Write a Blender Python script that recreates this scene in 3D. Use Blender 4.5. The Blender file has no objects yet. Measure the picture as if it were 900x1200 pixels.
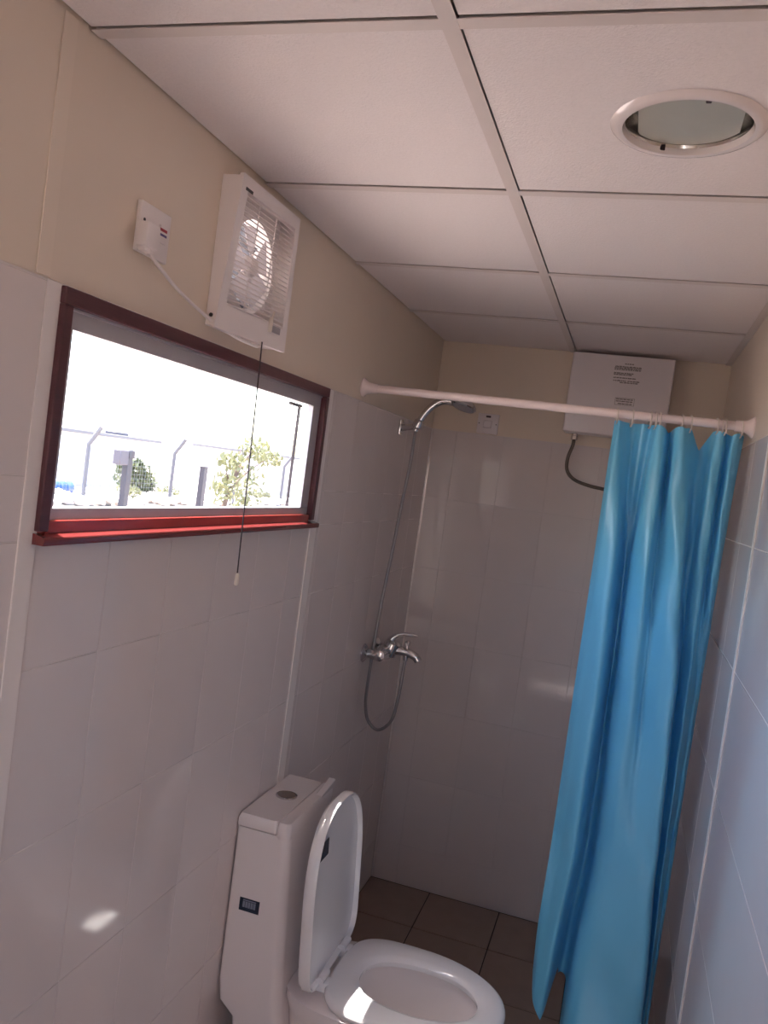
import bpy, bmesh, math, random
from mathutils import Vector, Matrix, Euler

random.seed(7)
S = bpy.context.scene
COL = S.collection
PI = math.pi

# ------------------------------------------------------------------ camera
cam_d = bpy.data.cameras.new('camera')
cam = bpy.data.objects.new('camera', cam_d); COL.objects.link(cam)
cam_d.sensor_fit = 'HORIZONTAL'; cam_d.sensor_width = 18.0
cam_d.lens = 18.0 * 964.44 / 900.0
cam_d.clip_start = 0.02; cam_d.clip_end = 600
_r = Vector((0.94838737, 0.28803414, 0.13265641))
_u = Vector((-0.14048821, 0.00659432, 0.99006039))
_f = Vector((-0.28429642, 0.95759744, -0.04671937))
cam.matrix_world = Matrix(((_r.x, _u.x, -_f.x, 0.85227), (_r.y, _u.y, -_f.y, -1.03591),
                           (_r.z, _u.z, -_f.z, 1.74754), (0, 0, 0, 1)))
S.camera = cam

# ------------------------------------------------------------------ light, sky, exposure
world = bpy.data.worlds.new('sky'); S.world = world; world.use_nodes = True
nt = world.node_tree; nt.nodes.clear()
w_out = nt.nodes.new('ShaderNodeOutputWorld'); w_bg = nt.nodes.new('ShaderNodeBackground')
w_sky = nt.nodes.new('ShaderNodeTexSky'); w_sky.sky_type = 'NISHITA'; w_sky.sun_disc = False
w_sky.sun_elevation = math.radians(74); w_sky.sun_rotation = math.radians(-80)
w_sky.air_density = 1.0; w_sky.dust_density = 4.5; w_sky.altitude = 300
w_bg.inputs['Strength'].default_value = 1.9
nt.links.new(w_sky.outputs[0], w_bg.inputs[0]); nt.links.new(w_bg.outputs[0], w_out.inputs[0])

sun_d = bpy.data.lights.new('sun', 'SUN'); sun_d.energy = 38.0; sun_d.angle = math.radians(0.53)
sun_d.color = (1.0, 0.95, 0.88)
sun = bpy.data.objects.new('sun', sun_d); COL.objects.link(sun)
sun.rotation_euler = Vector((0.2857, -0.04, -1.0)).to_track_quat('-Z', 'Y').to_euler()
sun.location = (-3, 0, 8)

def portal(name, loc, direction, sx, sy):
    d = bpy.data.lights.new(name, 'AREA'); d.shape = 'RECTANGLE'; d.size = sx; d.size_y = sy
    d.cycles.is_portal = True
    o = bpy.data.objects.new(name, d); COL.objects.link(o); o.location = loc
    o.rotation_euler = Vector(direction).to_track_quat('-Z', 'Y').to_euler()
portal('window_portal', (-0.045, 0.56, 1.765), (1, 0, 0), 1.06, 0.36)
portal('added_door_portal', (0.575, -1.745, 1.0), (0, 1, 0), 0.76, 2.0)

vs = S.view_settings
vs.view_transform = 'Standard'; vs.look = 'None'; vs.gamma = 1.0; vs.use_curve_mapping = False
vs.exposure = 0.13
S.cycles.use_denoising = True
S.cycles.max_bounces = 14; S.cycles.diffuse_bounces = 9; S.cycles.glossy_bounces = 5
S.cycles.transparent_max_bounces = 16; S.cycles.transmission_bounces = 8
S.cycles.caustics_reflective = False; S.cycles.caustics_refractive = False
S.cycles.sample_clamp_indirect = 12.0

# ------------------------------------------------------------------ materials
def mat(name, color, rough=0.5, metal=0.0, noise=0.0, nscale=20.0, bump=0.0, bscale=60.0, spec=0.5, coat=0.0,
        color2=None, stretch=None):
    m = bpy.data.materials.new(name); m.use_nodes = True
    t = m.node_tree; b = t.nodes['Principled BSDF']
    b.inputs['Base Color'].default_value = (*color, 1)
    b.inputs['Roughness'].default_value = rough; b.inputs['Metallic'].default_value = metal
    b.inputs['Specular IOR Level'].default_value = spec
    if coat: b.inputs['Coat Weight'].default_value = coat; b.inputs['Coat Roughness'].default_value = 0.05
    if noise or bump:
        tc = t.nodes.new('ShaderNodeTexCoord'); src = tc.outputs['Object']
        if stretch:
            mp = t.nodes.new('ShaderNodeMapping'); mp.inputs['Scale'].default_value = stretch
            t.links.new(src, mp.inputs[0]); src = mp.outputs[0]
    if noise:
        n = t.nodes.new('ShaderNodeTexNoise'); n.inputs['Scale'].default_value = nscale; n.inputs['Detail'].default_value = 4
        t.links.new(src, n.inputs['Vector'])
        mx = t.nodes.new('ShaderNodeMix'); mx.data_type = 'RGBA'
        c2 = color2 or tuple(max(0, c * (1 - noise)) for c in color)
        mx.inputs[6].default_value = (*color, 1); mx.inputs[7].default_value = (*c2, 1)
        t.links.new(n.outputs['Fac'], mx.inputs[0]); t.links.new(mx.outputs[2], b.inputs['Base Color'])
    if bump:
        n2 = t.nodes.new('ShaderNodeTexNoise'); n2.inputs['Scale'].default_value = bscale; n2.inputs['Detail'].default_value = 2
        t.links.new(src, n2.inputs['Vector'])
        bp = t.nodes.new('ShaderNodeBump'); bp.inputs['Strength'].default_value = bump; bp.inputs['Distance'].default_value = 0.002
        t.links.new(n2.outputs['Fac'], bp.inputs['Height']); t.links.new(bp.outputs[0], b.inputs['Normal'])
    return m

def glass_mat(name, tint=(1, 1, 1), rough=0.0, f0=1.45):
    m = bpy.data.materials.new(name); m.use_nodes = True; t = m.node_tree; t.nodes.clear()
    o = t.nodes.new('ShaderNodeOutputMaterial'); mx = t.nodes.new('ShaderNodeMixShader')
    tr = t.nodes.new('ShaderNodeBsdfTransparent'); tr.inputs[0].default_value = (*tint, 1)
    gl = t.nodes.new('ShaderNodeBsdfGlossy'); gl.inputs['Roughness'].default_value = rough
    lw = t.nodes.new('ShaderNodeLayerWeight'); lw.inputs[0].default_value = 0.5
    pw = t.nodes.new('ShaderNodeMath'); pw.operation = 'POWER'; pw.inputs[1].default_value = 5.0
    ma = t.nodes.new('ShaderNodeMath'); ma.operation = 'MULTIPLY_ADD'; r0 = ((f0 - 1) / (f0 + 1)) ** 2
    ma.inputs[1].default_value = 1 - r0; ma.inputs[2].default_value = r0
    t.links.new(lw.outputs['Facing'], pw.inputs[0]); t.links.new(pw.outputs[0], ma.inputs[0])
    t.links.new(ma.outputs[0], mx.inputs[0]); t.links.new(tr.outputs[0], mx.inputs[1]); t.links.new(gl.outputs[0], mx.inputs[2])
    t.links.new(mx.outputs[0], o.inputs[0]); return m

def translucent_mat(name, color, fac=0.3, rough=0.4, gloss=0.05, noise=0.12):
    m = bpy.data.materials.new(name); m.use_nodes = True; t = m.node_tree
    b = t.nodes['Principled BSDF']; o = t.nodes['Material Output']
    b.inputs['Base Color'].default_value = (*color, 1); b.inputs['Roughness'].default_value = rough
    b.inputs['Specular IOR Level'].default_value = gloss * 10
    n = t.nodes.new('ShaderNodeTexNoise'); n.inputs['Scale'].default_value = 14; n.inputs['Detail'].default_value = 3
    tc = t.nodes.new('ShaderNodeTexCoord'); mp = t.nodes.new('ShaderNodeMapping'); mp.inputs['Scale'].default_value = (1, 1, 0.35)
    t.links.new(tc.outputs['Object'], mp.inputs[0]); t.links.new(mp.outputs[0], n.inputs['Vector'])
    bp = t.nodes.new('ShaderNodeBump'); bp.inputs['Strength'].default_value = noise; bp.inputs['Distance'].default_value = 0.01
    t.links.new(n.outputs['Fac'], bp.inputs['Height']); t.links.new(bp.outputs[0], b.inputs['Normal'])
    tl = t.nodes.new('ShaderNodeBsdfTranslucent'); tl.inputs[0].default_value = (*color, 1)
    mx = t.nodes.new('ShaderNodeMixShader'); mx.inputs[0].default_value = fac
    t.links.new(b.outputs[0], mx.inputs[1]); t.links.new(tl.outputs[0], mx.inputs[2]); t.links.new(mx.outputs[0], o.inputs[0])
    return m

M = {}
M['tile'] = mat('glazed_tile', (0.71, 0.65, 0.635), 0.085, noise=0.05, nscale=9, bump=0.06, bscale=7)
M['tile_right'] = M['tile']
M['grout'] = mat('grout', (0.74, 0.69, 0.67), 0.7, noise=0.15, nscale=30)
M['cream'] = mat('cream_paint', (0.74, 0.64, 0.53), 0.42, noise=0.06, nscale=6, bump=0.05, bscale=90)
M['strip'] = mat('white_pvc_strip', (0.78, 0.74, 0.72), 0.5, noise=0.03, nscale=12)
M['strip_cream'] = mat('cream_pvc_strip', (0.76, 0.66, 0.55), 0.4, noise=0.04, nscale=12)
M['wall_core'] = mat('sandwich_panel', (0.70, 0.67, 0.62), 0.6, noise=0.05)
M['panel'] = mat('mineral_ceiling_panel', (0.86, 0.80, 0.79), 0.85, noise=0.10, nscale=160, bump=0.55, bscale=260)
M['tee'] = mat('painted_tee_bar', (0.72, 0.65, 0.62), 0.5, noise=0.04)
M['plenum'] = mat('dark_plenum', (0.03, 0.022, 0.018), 0.9, noise=0.2)
M['floor_tile'] = mat('brown_floor_tile', (0.335, 0.25, 0.20), 0.35, noise=0.25, nscale=14, bump=0.1, bscale=40)
M['floor_grout'] = mat('dark_grout', (0.07, 0.055, 0.05), 0.9, noise=0.2)
M['wood'] = mat('maroon_painted_wood', (0.125, 0.042, 0.052), 0.30, noise=0.45, nscale=8, stretch=(14, 1, 14), bump=0.15, bscale=30)
M['wood_gloss'] = mat('maroon_gloss_sill', (0.20, 0.035, 0.035), 0.16, noise=0.35, nscale=8, stretch=(14, 1, 14), coat=0.5)
M['sill'] = mat('red_varnish_lit_rail', (0.42, 0.055, 0.045), 0.2, noise=0.3, nscale=9, stretch=(14, 1, 14), coat=0.4)  # varnished casing rail, brightened red with bounced sunlight in the colour
M['alu'] = mat('grey_aluminium', (0.52, 0.50, 0.53), 0.38, metal=0.35, noise=0.06, nscale=10)
M['rubber'] = mat('dark_rubber', (0.025, 0.015, 0.018), 0.6, noise=0.1)
M['glass'] = glass_mat('window_glass')
M['white_plastic'] = mat('white_plastic', (0.80, 0.745, 0.73), 0.3, noise=0.03, nscale=8)
M['white_plastic2'] = mat('ivory_plastic', (0.76, 0.69, 0.60), 0.35, noise=0.03, nscale=8)
M['blade'] = translucent_mat('translucent_fan_plastic', (0.75, 0.72, 0.74), 0.45, 0.35)
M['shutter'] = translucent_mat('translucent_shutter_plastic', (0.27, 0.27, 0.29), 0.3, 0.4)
M['dark_print'] = mat('dark_print', (0.055, 0.05, 0.05), 0.5, noise=0.1)
M['grey_print'] = mat('grey_brown_print', (0.10, 0.075, 0.065), 0.5, noise=0.1)
M['grey_label'] = mat('grey_label', (0.36, 0.35, 0.38), 0.4, noise=0.1)
M['red_print'] = mat('red_print', (0.42, 0.03, 0.05), 0.5, noise=0.1)
M['blue_print'] = mat('blue_violet_print', (0.12, 0.09, 0.26), 0.5, noise=0.1)
M['rod'] = mat('pinkish_white_rod', (0.80, 0.69, 0.67), 0.25, noise=0.03)
M['chrome'] = mat('chrome', (0.72, 0.70, 0.70), 0.12, metal=1.0, noise=0.1, nscale=30)
M['hose'] = mat('grey_chrome_hose', (0.36, 0.35, 0.36), 0.3, metal=0.85, noise=0.3, nscale=300)
M['braid'] = mat('braided_steel_hose', (0.20, 0.165, 0.14), 0.4, metal=0.6, noise=0.5, nscale=260, bump=0.5, bscale=400)
M['porcelain'] = mat('white_porcelain', (0.80, 0.75, 0.745), 0.07, noise=0.02, nscale=5, coat=0.3)
M['seat_plastic'] = mat('glossy_white_seat', (0.80, 0.80, 0.82), 0.10, noise=0.02, nscale=5, coat=0.3)
M['button'] = mat('brushed_button', (0.34, 0.28, 0.24), 0.35, metal=0.5, noise=0.2, nscale=30)
M['sticker'] = mat('dark_blue_sticker', (0.02, 0.03, 0.055), 0.25, noise=0.2, nscale=60)
M['sticker_light'] = mat('pale_blue_print', (0.20, 0.24, 0.32), 0.3, noise=0.2, nscale=90)
M['water'] = glass_mat('clear_water', (0.93, 0.96, 0.98), 0.01, 1.33)
M['curtain'] = translucent_mat('blue_vinyl_curtain', (0.16, 0.56, 0.84), 0.08, 0.32, 0.07, 0.2)
M['hook'] = mat('cream_plastic_hook', (0.66, 0.58, 0.52), 0.35, noise=0.05)
M['light_ring'] = mat('white_enamel_ring', (0.80, 0.735, 0.715), 0.15, noise=0.02, coat=0.3)
M['light_glass'] = mat('frosted_glass_disc', (0.46, 0.46, 0.40), 0.22, noise=0.08, nscale=25)
M['reflector'] = mat('mirror_reflector', (0.62, 0.60, 0.57), 0.16, metal=1.0, noise=0.1)
M['heater'] = mat('heater_white_enamel', (0.74, 0.685, 0.69), 0.32, noise=0.03, nscale=6)
# outside
M['sand'] = mat('pale_sandy_ground', (0.37, 0.315, 0.28), 0.95, noise=0.25, nscale=1.2, bump=0.5, bscale=6)
M['steel_post'] = mat('galvanised_post', (0.10, 0.098, 0.11), 0.6, metal=0.1, noise=0.15)
M['wire'] = mat('galvanised_wire', (0.16, 0.155, 0.165), 0.6, metal=0.1, noise=0.15)
M['black_post'] = mat('black_painted_post', (0.03, 0.025, 0.035), 0.5, noise=0.2)
M['grey_box'] = mat('grey_meter_box', (0.07, 0.06, 0.075), 0.5, noise=0.15)
M['render'] = mat('white_render', (0.72, 0.68, 0.64), 0.9, noise=0.08, nscale=3)
M['roof'] = mat('grey_roof_sheet', (0.13, 0.125, 0.13), 0.7, noise=0.1)
M['dark_glass'] = mat('dark_window_glass', (0.06, 0.06, 0.08), 0.15, noise=0.1)
M['leaf'] = translucent_mat('olive_leaf', (0.15, 0.155, 0.075), 0.25, 0.5)
M['leaf_dark'] = translucent_mat('dark_bush_leaf', (0.07, 0.085, 0.035), 0.2, 0.5)
M['bark'] = mat('brown_bark', (0.12, 0.08, 0.06), 0.9, noise=0.4, bump=0.5)
M['blue_drum'] = mat('blue_plastic_drum', (0.015, 0.05, 0.33), 0.4, noise=0.1)
M['rock'] = mat('pale_limestone', (0.55, 0.50, 0.46), 0.9, noise=0.3, nscale=5, bump=0.6, bscale=12)
M['hill'] = mat('bare_mountain_slope', (0.42, 0.40, 0.40), 0.95, noise=0.92, nscale=0.16, bump=0.8, bscale=0.4)

# ------------------------------------------------------------------ builders
WORLD_LOC = {}
def wloc(o): return WORLD_LOC.get(o.name, Vector((0, 0, 0))) if o else Vector((0, 0, 0))

class MB:
    def __init__(s): s.v = []; s.f = []
    def add(s, vs, fs):
        b = len(s.v); s.v += [Vector(p) for p in vs]; s.f += [tuple(i + b for i in f) for f in fs]; return s
    def box(s, x0, x1, y0, y1, z0, z1, bev=0.0, seg=1):
        if bev <= 0:
            return s.add([(x0, y0, z0), (x1, y0, z0), (x1, y1, z0), (x0, y1, z0), (x0, y0, z1), (x1, y0, z1), (x1, y1, z1), (x0, y1, z1)],
                         [(0, 3, 2, 1), (4, 5, 6, 7), (0, 1, 5, 4), (1, 2, 6, 5), (2, 3, 7, 6), (3, 0, 4, 7)])
        bm = bmesh.new(); bmesh.ops.create_cube(bm, size=1)
        for v in bm.verts:
            v.co = Vector(((x0 + x1) / 2 + v.co.x * (x1 - x0), (y0 + y1) / 2 + v.co.y * (y1 - y0), (z0 + z1) / 2 + v.co.z * (z1 - z0)))
        bmesh.ops.bevel(bm, geom=bm.edges[:], offset=bev, segments=seg, profile=0.5, affect='EDGES', clamp_overlap=True)
        bm.verts.index_update(); s.add([v.co.copy() for v in bm.verts], [[v.index for v in f.verts] for f in bm.faces]); bm.free(); return s
    def xform(s, mtx, start=0):
        for i in range(start, len(s.v)): s.v[i] = mtx @ s.v[i]
        return s
    def loft(s, loops, cap0=True, cap1=True, closed=True):
        n = len(loops[0]); b = len(s.v)
        for lp in loops: s.v += [Vector(p) for p in lp]
        rng = n if closed else n - 1
        for k in range(len(loops) - 1):
            for i in range(rng):
                j = (i + 1) % n
                s.f.append((b + k * n + i, b + k * n + j, b + (k + 1) * n + j, b + (k + 1) * n + i))
        if cap0: s.f.append(tuple(b + i for i in reversed(range(n))))
        if cap1: s.f.append(tuple(b + (len(loops) - 1) * n + i for i in range(n)))
        return s
    def tube(s, pts, r, n=10, cap=True):
        pts = [Vector(p) for p in pts]; rs = r if isinstance(r, (list, tuple)) else [r] * len(pts)
        up = Vector((0.123, 0.31, 0.94)); loops = []
        for i, p in enumerate(pts):
            t = (pts[min(i + 1, len(pts) - 1)] - pts[max(i - 1, 0)]).normalized()
            a = up - t * up.dot(t)
            if a.length < 1e-3: a = Vector((1, 0, 0)) - t * t.x
            a.normalize(); up = a; c = t.cross(a)
            loops.append([p + (a * math.cos(2 * PI * k / n) + c * math.sin(2 * PI * k / n)) * rs[i] for k in range(n)])
        return s.loft(loops, cap, cap)
    def lathe(s, prof, origin, axis=(0, 0, 1), n=32, cap0=True, cap1=True):
        q = Vector(axis).normalized().to_track_quat('Z', 'Y'); o = Vector(origin)
        return s.loft([[o + q @ Vector((r * math.cos(2 * PI * k / n), r * math.sin(2 * PI * k / n), h)) for k in range(n)] for r, h in prof], cap0, cap1)
    def torus(s, c, R, r, axis=(1, 0, 0), n=20, m=6, sy=1.0):
        q = Vector(axis).normalized().to_track_quat('Z', 'Y'); c = Vector(c); b = len(s.v)
        for i in range(n):
            a = 2 * PI * i / n
            for j in range(m):
                e = 2 * PI * j / m
                s.v.append(c + q @ Vector(((R + r * math.cos(e)) * math.cos(a), (R + r * math.cos(e)) * math.sin(a) * sy, r * math.sin(e))))
        for i in range(n):
            for j in range(m):
                i2, j2 = (i + 1) % n, (j + 1) % m
                s.f.append((b + i * m + j, b + i2 * m + j, b + i2 * m + j2, b + i * m + j2))
        return s
    def mesh(s, name, material, off=Vector((0, 0, 0)), smooth=True, recalc=True):
        me = bpy.data.meshes.new(name)
        me.from_pydata([tuple(v - off) for v in s.v], [], s.f)
        if recalc:
            bm = bmesh.new(); bm.from_mesh(me); bmesh.ops.recalc_face_normals(bm, faces=bm.faces[:]); bm.to_mesh(me); bm.free()
        if smooth:
            me.polygons.foreach_set('use_smooth', [True] * len(me.polygons)); me.set_sharp_from_angle(angle=math.radians(38))
        me.materials.append(material); me.update(); return me
    def build(s, name, material, parent=None, origin=None, smooth=True, recalc=True):
        off = wloc(parent) if parent else Vector(origin or (0, 0, 0))
        o = bpy.data.objects.new(name, s.mesh(name, material, off, smooth, recalc)); COL.objects.link(o)
        if parent: o.parent = parent
        else: o.location = off
        WORLD_LOC[o.name] = off.copy()
        return o

def tag(o, label, cat, group=None, kind=None):
    if label: o['label'] = label
    if cat: o['category'] = cat
    if group: o['group'] = group
    if kind: o['kind'] = kind
    return o
def thing(name, label, cat, loc=(0, 0, 0), group=None, kind=None):
    o = bpy.data.objects.new(name, None); COL.objects.link(o); o.location = loc; o.empty_display_size = 0.05
    WORLD_LOC[o.name] = Vector(loc); return tag(o, label, cat, group, kind)
def inst(name, me, loc, parent):
    o = bpy.data.objects.new(name, me); COL.objects.link(o); o.parent = parent
    o.location = Vector(loc) - wloc(parent); WORLD_LOC[o.name] = Vector(loc); return o
def catmull(pts, n):
    P = [Vector(p) for p in pts]; P = [P[0] * 2 - P[1]] + P + [P[-1] * 2 - P[-2]]; out = []
    m = len(P) - 3
    for k in range(n):
        u = k / (n - 1) * m; i = min(int(u), m - 1); t = u - i
        a, b, c, d = P[i:i + 4]
        out.append(0.5 * ((2 * b) + (c - a) * t + (2 * a - 5 * b + 4 * c - d) * t * t + (3 * b - a - 3 * c + d) * t ** 3))
    return out

# ------------------------------------------------------------------ room
W, D, H, Y0 = 1.141, 2.381, 2.333, -1.75
TOP = 2.46
WIN = (0.0, 1.12, 1.575, 1.961)       # outer edge of the wooden casing on the left wall: y0, y1, z0, z1
FANH = (0.464, 0.660, 2.046, 2.242)   # hole for the extractor fan
TILE_TOP = 1.963
Z_ROWS = [0.0, 0.17, 0.47, 0.77, 1.07, 1.372, 1.674, TILE_TOP]

def cells(u0, u1, v0, v1, holes):
    us = sorted({u0, u1, *[h for q in holes for h in q[:2] if u0 < h < u1]})
    vs_ = sorted({v0, v1, *[h for q in holes for h in q[2:] if v0 < h < v1]})
    out = []
    for a, b in zip(us, us[1:]):
        for c, d in zip(vs_, vs_[1:]):
            mu, mv = (a + b) / 2, (c + d) / 2
            if not any(q[0] < mu < q[1] and q[2] < mv < q[3] for q in holes): out.append((a, b, c, d))
    return out

def struct(o, label, cat): return tag(o, label, cat, kind='structure')

# floor with its tiles
fl = struct(MB().box(-0.04, W + 0.04, Y0 - 0.04, D + 0.04, -0.06, -0.003).build('floor', M['floor_grout'], smooth=False),
            'brown tiled bathroom floor with dark joints', 'floor')
TCACHE = {}
def piece(name, dims, loc, parent, material, bev=0.0012):
    key = (name, material.name, tuple(round(d, 4) for d in dims))
    if key not in TCACHE:
        TCACHE[key] = MB().box(-dims[0] / 2, dims[0] / 2, -dims[1] / 2, dims[1] / 2, -dims[2] / 2, dims[2] / 2, bev).mesh(name, material)
    return inst(name, TCACHE[key], loc, parent)
xs = [0.0, 0.267, 0.567, 0.867, W]
ys = [Y0] + [2.075 - 0.3 * k for k in range(12, -1, -1)] + [2.375]
ys = [y for y in ys if y >= Y0]
for a, b in zip(xs, xs[1:]):
    for c, d in zip(ys, ys[1:]):
        if b - a > 0.02 and d - c > 0.02:
            piece('floor_tile', (b - a - 0.005, d - c - 0.005, 0.006), ((a + b) / 2, (c + d) / 2, -0.003), fl, M['floor_tile'])

# left wall (the window wall)
def wall_yz(name, x0, x1, holes, label):
    m = MB()
    for a, b, c, d in cells(Y0 - 0.04, D + 0.04, -0.06, TOP, holes): m.box(x0, x1, a, b, c, d)
    return struct(m.build(name, M['grout'], smooth=False), label, 'wall')
hole_win = (0.012, 1.108, 1.585, 2.012)
wl = wall_yz('wall_left', -0.04, -0.0012, [hole_win, FANH], 'window wall, white glazed tiles below cream paint')
yl = [Y0] + [round(0.2 * k, 3) for k in range(-8, 12)] + [D]
for c0, c1 in zip(Z_ROWS, Z_ROWS[1:]):
    for a, b in zip(yl, yl[1:]):
        for (p, q, r, s_) in cells(a, b, c0, c1, [WIN]):
            if q - p < 0.012 or s_ - r < 0.012: continue
            piece('wall_tile', (0.006, q - p - 0.0012, s_ - r - 0.0016), (-0.003, (p + q) / 2, (r + s_) / 2), wl, M['tile'], 0.0006)
m = MB()
for a, b, c, d in cells(Y0, D, TILE_TOP + 0.001, TOP, [FANH]): m.box(-0.006, -0.0002, a, b, c, d)
m.build('upper_panel', M['cream'], wl, smooth=False)

# back wall (shower end)
wb = struct(MB().box(-0.04, W + 0.04, D + 0.0012, D + 0.04, -0.06, TOP).build('wall_back', M['grout'], smooth=False),
            'shower end wall, white glazed tiles below cream paint', 'wall')
xb = [0.0, 0.11, 0.31, 0.51, 0.71, 0.91, 1.11, W]
for c0, c1 in zip(Z_ROWS, Z_ROWS[1:]):
    for a, b in zip(xb, xb[1:]):
        piece('wall_tile', (b - a - 0.0012, 0.006, c1 - c0 - 0.0016), ((a + b) / 2, D + 0.003, (c0 + c1) / 2), wb, M['tile'], 0.0006)
MB().box(0, W, D, D + 0.006, TILE_TOP + 0.001, TOP).build('upper_panel', M['cream'], wb, smooth=False)

# right wall
wr = wall_yz('wall_right', W + 0.0012, W + 0.04, [], 'right side wall behind the blue curtain, white tiles below cream paint')
ZR = [0.0, 0.185, 0.485, 0.79, 1.088, 1.388, 1.688, TILE_TOP]
yr = [Y0, -0.91, 0.09, 1.092, 1.345, 1.845, D]
for c0, c1 in zip(ZR, ZR[1:]):
    for a, b in zip(yr, yr[1:]):
        if b - a > 0.02:
            piece('wall_tile', (0.006, b - a - 0.0018, c1 - c0 - 0.0026), (W + 0.003, (a + b) / 2, (c0 + c1) / 2), wr, M['tile_right'], 0.0009)
MB().box(W, W + 0.006, Y0, D, TILE_TOP + 0.001, TOP).build('upper_panel', M['cream'], wr, smooth=False)

# front wall behind the camera, with an unseen doorway added to let in daylight
m = MB()
for a, b, c, d in cells(-0.04, W + 0.04, -0.06, TOP, [(0.20, 0.95, -0.0, 2.0)]): m.box(a, b, Y0 - 0.04, Y0, c, d)
struct(m.build('wall_front', M['cream'], smooth=False), 'cream wall behind the viewer with a doorway added for daylight', 'wall')
dm = MB().box(0.0, 0.745, -0.036, 0.0, 0.01, 1.995, 0.002)
do = dm.build('added_door_1', M['white_plastic2']); do.location = (0.203, Y0 - 0.042, 0); do.rotation_euler = (0, 0, math.radians(-24))  # added unseen door, left ajar to control the incoming daylight
struct(do, 'unseen ivory door added behind the viewer, ajar to admit daylight', 'door')
dh = MB().tube([(0.69, 0.002, 1.02), (0.69, 0.045, 1.02), (0.60, 0.050, 1.02)], 0.008, 10).mesh('added_door_handle', M['chrome'])
dho = bpy.data.objects.new('added_door_handle', dh); COL.objects.link(dho); dho.parent = do

# ceiling: tee bars and lay-in panels
ce = struct(MB().box(-0.06, W + 0.06, Y0 - 0.06, D + 0.06, 2.40, TOP + 0.02).build('ceiling', M['plenum'], smooth=False),
            'suspended ceiling of white mineral panels in a grid', 'ceiling')
TX = 0.5535
ty = [-1.8, -1.2, -0.6, 0.0, 0.6, 1.2, 1.8]
m = MB().box(TX - 0.024, TX, Y0, D, H, H + 0.0015); m.box(TX - 0.013, TX - 0.011, Y0, D, H + 0.001, H + 0.038)
m.build('main_tee', M['tee'], ce, smooth=False)
for y in ty[1:]:
    for a, b in ((0.003, TX - 0.024), (TX, W)):
        m = MB().box(a, b, y, y + 0.024, H + 0.0004, H + 0.0019); m.box(a, b, y + 0.011, y + 0.013, H + 0.001, H + 0.03)
        m.build('cross_tee', M['tee'], ce, smooth=False)
MB().box(W - 0.022, W, Y0, D, H - 0.0006, H + 0.001).build('wall_angle', M['tee'], ce, smooth=False)
LC = (0.852, 0.307); LR = 0.098
yy = ty + [D + 0.018]
for k in range(len(yy) - 1):
    y_a, y_b = max(yy[k] + 0.02, Y0), yy[k + 1] - 0.0035
    if k == len(yy) - 2: y_b = D - 0.004
    for a, b in ((0.006, TX - 0.020), (TX + 0.0018, W - 0.018)):
        if k == 3 and a > 0.3:   # this panel is cut out round for the ceiling light
            cx, cy = LC; outer = []; inner = []
            angs = sorted([2 * PI * i / 64 for i in range(64)] + [math.atan2(q - cy, p - cx) % (2 * PI) for p in (a, b) for q in (y_a, y_b)])
            for an in angs:
                c, s_ = math.cos(an), math.sin(an)
                t = min(((b - cx) / c if c > 1e-6 else 9), ((a - cx) / c if c < -1e-6 else 9), ((y_b - cy) / s_ if s_ > 1e-6 else 9), ((y_a - cy) / s_ if s_ < -1e-6 else 9))
                outer.append((cx + c * t, cy + s_ * t)); inner.append((cx + c * LR, cy + s_ * LR))
            z0, z1 = H + 0.003, H + 0.015
            MB().loft([[(x, y, z1) for x, y in inner], [(x, y, z0) for x, y in inner], [(x, y, z0) for x, y in outer], [(x, y, z1) for x, y in outer]], False, False).build('ceiling_panel', M['panel'], ce, smooth=False)
        else:
            piece('ceiling_panel', (b - a, y_b - y_a, 0.012), ((a + b) / 2, (y_a + y_b) / 2, H + 0.009), ce, M['panel'], 0.001)

# joint cover strips
def trim(n, x0, x1, y0, y1, z0, z1, material, label):
    struct(MB().box(x0, x1, y0, y1, z0, z1, 0.001).build('trim_%d' % n, material), label, 'trim')
trim(1, 0.0, 0.003, -0.030, 0.008, 0.0, TILE_TOP, M['strip'], 'white cover strip on the tiles left of the window')
trim(2, 0.0, 0.003, 1.125, 1.170, 0.0, TILE_TOP - 0.002, M['strip'], 'white cover strip on the tiles between window and shower')
trim(3, W - 0.0025, W, 1.080, 1.104, 0.0, TILE_TOP, M['strip'], 'white cover strip on the tiles beside the blue curtain')
trim(4, 0.0, 0.0022, -0.055, -0.025, TILE_TOP + 0.002, H, M['strip_cream'], 'cream cover strip on the paint above the window, left end')
trim(5, 0.0, 0.006, D - 0.006, D, 0.0, TILE_TOP, M['strip'], 'thin corner bead between window wall and shower end wall')

# ------------------------------------------------------------------ window
wi = thing('window_1', 'wide low sliding window in a maroon wooden frame', 'window', (0, 0.56, 1.575), kind='structure')
y0, y1, z0, z1 = WIN
XF = 0.012
MB().box(-0.012, XF, y0, y1, z1 - 0.026, z1, 0.0015).build('casing_head', M['wood'], wi)
for a, b in ((y0, y0 + 0.022), (y1 - 0.022, y1)):
    MB().box(-0.012, XF, a, b, z0 + 0.016, z1 - 0.026, 0.0015).build('casing_jamb', M['wood'], wi)
MB().box(-0.012, 0.005, y0 + 0.022, y1 - 0.022, z0 + 0.011, z0 + 0.032, 0.0015).build('casing_rail', M['sill'], wi)
prof = [(-0.012, z0 - 0.004), (0.0235, z0 - 0.004), (0.0245, z0 - 0.002), (0.0245, z0 + 0.0065), (0.0230, z0 + 0.0085), (0.004, z0 + 0.0130), (-0.012, z0 + 0.0130)]
MB().loft([[(x, yy_, z) for x, z in prof] for yy_ in (y0 - 0.002, y1 + 0.012)]).build('sill', M['wood_gloss'], wi)
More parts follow.
